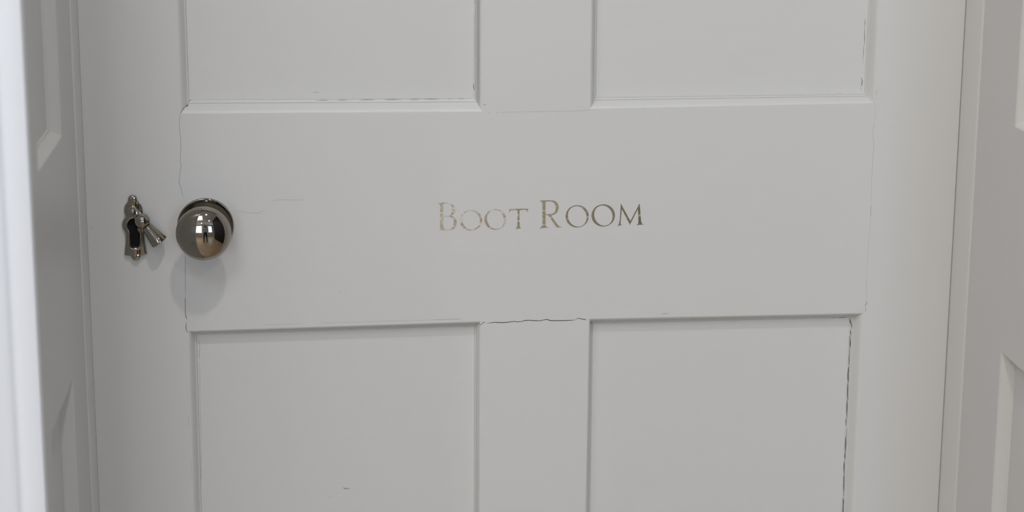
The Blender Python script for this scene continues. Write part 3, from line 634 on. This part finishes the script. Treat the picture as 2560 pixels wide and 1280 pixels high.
# ------------------------------------------------------------------ knob
KX, KZ = -.2939, 1.0
fk = lambda a, b, h: (KX + a, -h, KZ + b)
bm = bmesh.new()
KA, KB, KH = .0246, .0135, .0335
prof = [(.0075, .016), (.0085, .0195), (.0115, .0215)]
for i in range(0, 34):
    t = -1.02 + (math.pi / 2 + 1.02) * i / 33
    b_ = KB if t > 0 else .0115
    r_ = KA * math.cos(t)
    if r_ > .0118 or t > 0: prof.append((max(r_, 0) if i < 33 else 0.0, KH + b_ * math.sin(t)))
add_lathe(bm, prof, fk, 96)
knob = from_bm('door_knob', bm, M_NICKEL, door, 60)
knob['label'] = 'polished nickel mushroom knob on the lock rail'
bm = bmesh.new()
RR = .0254
add_lathe(bm, [(0, 0), (RR, 0), (RR, .0026), (RR - .0002, .0031), (RR - .0006, .0034), (RR - .0010, .0034), (RR - .0013, .0031), (.0130, .0028), (.0122, .0036), (.0114, .0056), (.0100, .0068), (.0086, .0078), (.0082, .0175), (0, .0175)], fk, 96)
ros = from_bm('rosette', bm, M_NICKEL, knob, 50)
ros['label'] = 'round nickel rosette behind the knob'

# ------------------------------------------------------------------ keyhole plate with swinging cover
out = mm(ESC_OUTLINE); key = mm(KEYHOLE)
me = curve_mesh('escutcheon', [out, key], .0003, .0014, 4)
to_door(me, -.0017)
bm = bmesh.new(); bm.from_mesh(me)
for k in range(-11, 12):
    bmesh.ops.bisect_plane(bm, geom=bm.verts[:] + bm.edges[:] + bm.faces[:], plane_co=(-.3575 + k * .001, 0, 0), plane_no=(1, 0, 0))
bmesh.ops.remove_doubles(bm, verts=bm.verts[:], dist=1e-6)
for v in bm.verts:      # the plate is gently domed across its width
    if v.co.y < -.0012: v.co.y -= .0017 * max(0, 1 - ((v.co.x + .3575) / .0115) ** 2)
bm.to_mesh(me); bm.free()
esc = link('keyhole_escutcheon', me, M_NICKEL, door, 50)
esc['label'] = 'shaped nickel keyhole plate on the door stile'
bm = bmesh.new()
add_prism(bm, [(x, z) for x, z in key], fnd, -.0006, .0)
o = from_bm('keyhole', bm, M_BLACK, esc); o['label'] = 'black plug as the dark of the keyhole'  # solid black plug paints the darkness inside the hole
# raised rim round the keyhole: swept half-round
rim = mm(RIM); bm = bmesh.new(); n = len(rim); rings = []
for i, (x, z) in enumerate(rim):
    p, q = Vector(rim[i - 1]), Vector(rim[(i + 1) % n]); t = (q - p).normalized(); nr = Vector((-t.y, t.x))
    rings.append([bm.verts.new((x + nr.x * .0014 * math.cos(a), -.0042 - .0016 * math.sin(a), z + nr.y * .0014 * math.cos(a))) for a in [math.pi * k / 6 for k in range(7)]])
for i in range(n):
    for k in range(6): bm.faces.new((rings[i][k], rings[i][k + 1], rings[(i + 1) % n][k + 1], rings[(i + 1) % n][k]))
from_bm('keyhole_rim', bm, M_NICKEL, esc, 60)

def at(p, y): return Vector((p[0] / 1000, y, p[1] / 1000))
def screw(c, r, slot_angle):
    bm = bmesh.new(); ca, sa = math.cos(slot_angle), math.sin(slot_angle); g = r * .16
    for s in (1, -1):
        base = []
        a0 = math.asin(g / r)
        arc = [(r * math.cos(a), s * r * math.sin(a)) for a in [a0 + (math.pi - 2 * a0) * k / 14 for k in range(15)]]
        rot = lambda u, v: (c.x + u * ca - v * sa, c.z + u * sa + v * ca)
        lo_ = [bm.verts.new((rot(u, v)[0], c.y + .003, rot(u, v)[1])) for u, v in arc]
        mid = [bm.verts.new((rot(u, v)[0], c.y - .0003, rot(u, v)[1])) for u, v in arc]
        top = [bm.verts.new((rot(u * .92, max(g, abs(v) * .92) * s)[0], c.y - .00045, rot(u * .92, max(g, abs(v) * .92) * s)[1])) for u, v in arc]
        for a, b in ((lo_, mid), (mid, top)):
            for k in range(14): bm.faces.new((a[k], a[k + 1], b[k + 1], b[k]))
            bm.faces.new((a[-1], a[0], b[0], b[-1]))
        bm.faces.new(top); bm.faces.new(lo_)
    o = from_bm('screw', bm, M_NICKEL, esc, 40)
    o['label'] = 'slotted nickel screw'
screw(at(SCREW_TOP, -.0048), .0031, R(84))
screw(at(SCREW_BOT, -.0048), .0031, R(88))
# pivot boss
pc = at(PIVOT, -.0045); bm = bmesh.new()
fp = lambda a, b, h: (pc.x + a, pc.y - h, pc.z + b)
add_lathe(bm, [(.0048, 0), (.0048, .0022), (.0044, .0028), (.0036, .003), (.0034, .0036)] + [(.0034 * math.cos(t), .0036 + .0030 * math.sin(t)) for t in [math.pi / 2 * k / 8 for k in range(1, 8)]] + [(0, .0066)], fp, 32)
o = from_bm('pivot', bm, M_NICKEL, esc, 50)
# cover: ball and flared drop, swung to the right
b0 = at(BALL, -.0105); b1 = at(COVER_END, -.0115)
ax = (b1 - b0).normalized(); sd = Vector((0, -1, 0)).cross(ax).normalized(); ft = ax.cross(sd).normalized(); LEN = (b1 - b0).length
fc = lambda a, b, h: tuple(b0 + ax * h + sd * a + ft * b)
bm = bmesh.new(); BR = .0070
prof = [(0, -BR)] + [(BR * math.cos(t), BR * math.sin(t)) for t in [-math.pi / 2 + math.pi * .82 * k / 16 for k in range(1, 17)]]
prof += [(.0047, .0062), (.0050, .0075), (.0059, .0130), (.0071, LEN - .005), (.0079, LEN - .001), (.0078, LEN - .0002), (.0070, LEN + .0004), (0, LEN + .0006)]
add_lathe(bm, prof, fc, 40)
cover = from_bm('keyhole_cover', bm, M_NICKEL, esc, 45)
cover['label'] = 'nickel drop cover swung aside from the keyhole'
# tongue that links the ball to the pivot
bm = bmesh.new(); d = (b0 - pc); d.y = 0; L = d.length; d.normalize(); s_ = Vector((-d.z, 0, d.x))
pts = [(0, -.0042), (L, -.0040), (L, .0040), (0, .0042)]
add_prism(bm, pts, lambda u, v, h: tuple(Vector((pc.x, -.0062 - h, pc.z)) + d * u + s_ * v), 0, .0022)
bmesh.ops.bevel(bm, geom=list(bm.edges), offset=.0006, segments=2, profile=.5, affect='EDGES')
from_bm('cover_tongue', bm, M_NICKEL, esc, 40)

# ------------------------------------------------------------------ ceiling downlights
M_LENS = emis('lamp_lens', (1.0, .86, .68), 6.0)
def downlight(x, y, power, label):
    root = tag(empty('downlight', (x, y, ZC)), label, 'ceiling light', None, 'recessed ceiling downlights')
    bm = bmesh.new(); add_lathe(bm, [(.075, 0), (.075, .004), (.070, .007), (.060, .007), (.058, .002), (.058, 0)], lambda a, b, h: (a, b, -h), 32)
    from_bm('ring', bm, M_TRIM, root, 40)
    bm = bmesh.new(); add_lathe(bm, [(0, .003), (.057, .003), (.057, .0005), (0, .0005)], lambda a, b, h: (a, b, -h), 32)
    from_bm('lens', bm, M_LENS, root)
    l = bpy.data.lights.new('downlight_lamp', 'AREA'); l.shape = 'DISK'; l.size = .11; l.energy = power; l.color = (1.0, .945, .89)
    lo_ = bpy.data.objects.new('downlight_lamp', l); lo_.location = (0, 0, -.010); lo_.parent = root
    COL.objects.link(lo_)
downlight(-.05, -1.04, DOOR_LAMP_W, 'small round downlight in the ceiling nearest the door')
downlight(-2.2, -2.2, LAMP_W, 'small round downlight in the ceiling nearest the left window')
downlight(.45, -2.6, LAMP_W, 'small round downlight in the ceiling near the charcoal partition')
downlight(-.7, -3.9, LAMP_W, 'small round downlight in the ceiling nearest the rear wall')

# ------------------------------------------------------------------ the photographer, seen only as a small reflection in the knob
M_SKIN = plain('skin', (0.42, 0.27, 0.20), 0.55)
M_TOP = plain('pale_blue_shirt', (0.45, 0.55, 0.66), 0.8)
M_TROUSER = plain('dark_trousers', (0.02, 0.02, 0.025), 0.8)
M_HAIR = plain('dark_hair', (0.015, 0.012, 0.010), 0.6)
M_CAMBODY = plain('black_camera_body', (0.015, 0.015, 0.016), 0.5)
PX, PY = -.19, -2.20
def skin_figure():
    V, E, RAD = [], [], []
    def v(p, r, parent=None):
        V.append(p); RAD.append(r if isinstance(r, tuple) else (r, r))
        if parent is not None: E.append((parent, len(V) - 1))
        return len(V) - 1
    pel = v((0, 0, .86), (.135, .10)); sp = v((0, 0, 1.02), (.115, .085), pel); ch = v((0, -.01, 1.18), (.14, .095), sp)
    nb = v((0, 0, 1.30), (.075, .06), ch); nk = v((0, .015, 1.36), .048, nb)
    jaw = v((0, .045, 1.405), (.055, .065), nk); fc_ = v((0, .05, 1.47), (.070, .085), jaw); top = v((0, .035, 1.545), (.062, .075), fc_)
    ns = v((0, .135, 1.452), .012, fc_)
    for s in (-1, 1):
        hp = v((s * .085, 0, .80), (.088, .09), pel); kn = v((s * .115, .02, .45), (.058, .06), hp); an = v((s * .14, 0, .09), (.036, .04), kn)
        v((s * .145, -.05, .045), (.032, .03), an); bl = v((s * .155, .09, .035), (.042, .026), an); v((s * .165, .16, .028), (.034, .020), bl)
        sh = v((s * .17, 0, 1.265), (.055, .055), ch); el = v((s * .25, .07, 1.06), (.042, .042), sh); wr = v((s * .115, .185, 1.335), (.026, .022), el)
        pm = v((s * .082, .175, 1.385), (.028, .018), wr)
        for q in range(4):
            k1 = v((s * (.078 - .003 * q), .195 + .004 * q, 1.402 + .016 * q), .0095, pm); k2 = v((s * (.060 - .004 * q), .216, 1.408 + .016 * q), .0085, k1); v((s * (.046 - .003 * q), .214, 1.412 + .016 * q), .0078, k2)
        t1 = v((s * .070, .150, 1.395), .0105, pm); v((s * .050, .138, 1.41), .0092, t1)
    me = bpy.data.meshes.new('person'); me.from_pydata(V, E, [])
    o = bpy.data.objects.new('person', me); COL.objects.link(o)
    sk = o.modifiers.new('skin', 'SKIN'); sk.use_smooth_shade = True
    for sv, r in zip(me.skin_vertices[0].data, RAD): sv.radius = r; sv.use_root = False
    me.skin_vertices[0].data[0].use_root = True
    sb = o.modifiers.new('sub', 'SUBSURF'); sb.levels = 2; sb.render_levels = 2
    dg = bpy.context.evaluated_depsgraph_get()
    m2 = bpy.data.meshes.new_from_object(o.evaluated_get(dg))
    bpy.data.objects.remove(o)
    return m2
me = skin_figure()
for mt_ in (M_SKIN, M_TOP, M_TROUSER): me.materials.append(mt_)
for p in me.polygons:
    c = p.center; p.use_smooth = True
    hand = c.y > .16 and 1.3 < c.z < 1.47 and abs(c.x) > .03 and abs(c.x) < .16
    p.material_index = 2 if c.z < .93 else (0 if (c.z > 1.335 and abs(c.x) < .09) or hand else 1)
person = bpy.data.objects.new('person', me); COL.objects.link(person)
person.location = (PX, PY, 0)
tag(person, 'person in pale top and dark trousers holding a camera, mirrored in the knob', 'person')
bm = bmesh.new()
add_lathe(bm, [(0, .092)] + [(.086 * math.sin(a) * (1 if a < 1.5 else .97), .092 * math.cos(a)) for a in [.2 * k for k in range(1, 11)]], lambda a, b, h: (a * .95, .012 + b * 1.08 - max(0, -h) * .35, 1.492 + h), 28)
for f in list(bm.faces):
    c = f.calc_center_median()
    if c.y > .045 and c.z < 1.515: bm.faces.remove(f)
hair = from_bm('hair', bm, M_HAIR, person, 60)
for s in (-1, 1):
    bm = bmesh.new(); add_lathe(bm, [(0, -.010)] + [(.010 * math.cos(a), .010 * math.sin(a)) for a in (-1, -.5, 0, .5, 1)] + [(0, .010)], lambda a, b, h: (s * .028 + a, .128 + b * .6, 1.478 + h), 12)
    from_bm('eye', bm, M_CAMBODY, person, 60)
# the camera in the hands
ph = tag(empty('hand_camera', (PX, PY + .20, 1.398)), 'black camera held up in the hands of the person mirrored in the knob', 'camera')
bm = bmesh.new(); add_box(bm, (-.066, -.020, -.012), (.066, .018, .072)); add_box(bm, (-.024, -.018, .072), (.024, .022, .094))
bmesh.ops.bevel(bm, geom=list(bm.edges), offset=.006, segments=2, profile=.5, affect='EDGES')
from_bm('body', bm, M_CAMBODY, ph, 40)
bm = bmesh.new(); add_lathe(bm, [(0, .018), (.032, .018), (.034, .03), (.034, .052), (.036, .056), (.036, .068), (.030, .068), (.028, .060), (0, .058)], lambda a, b, h: (a, h, .030 + b), 32)
from_bm('lens', bm, M_CAMBODY, ph, 40)
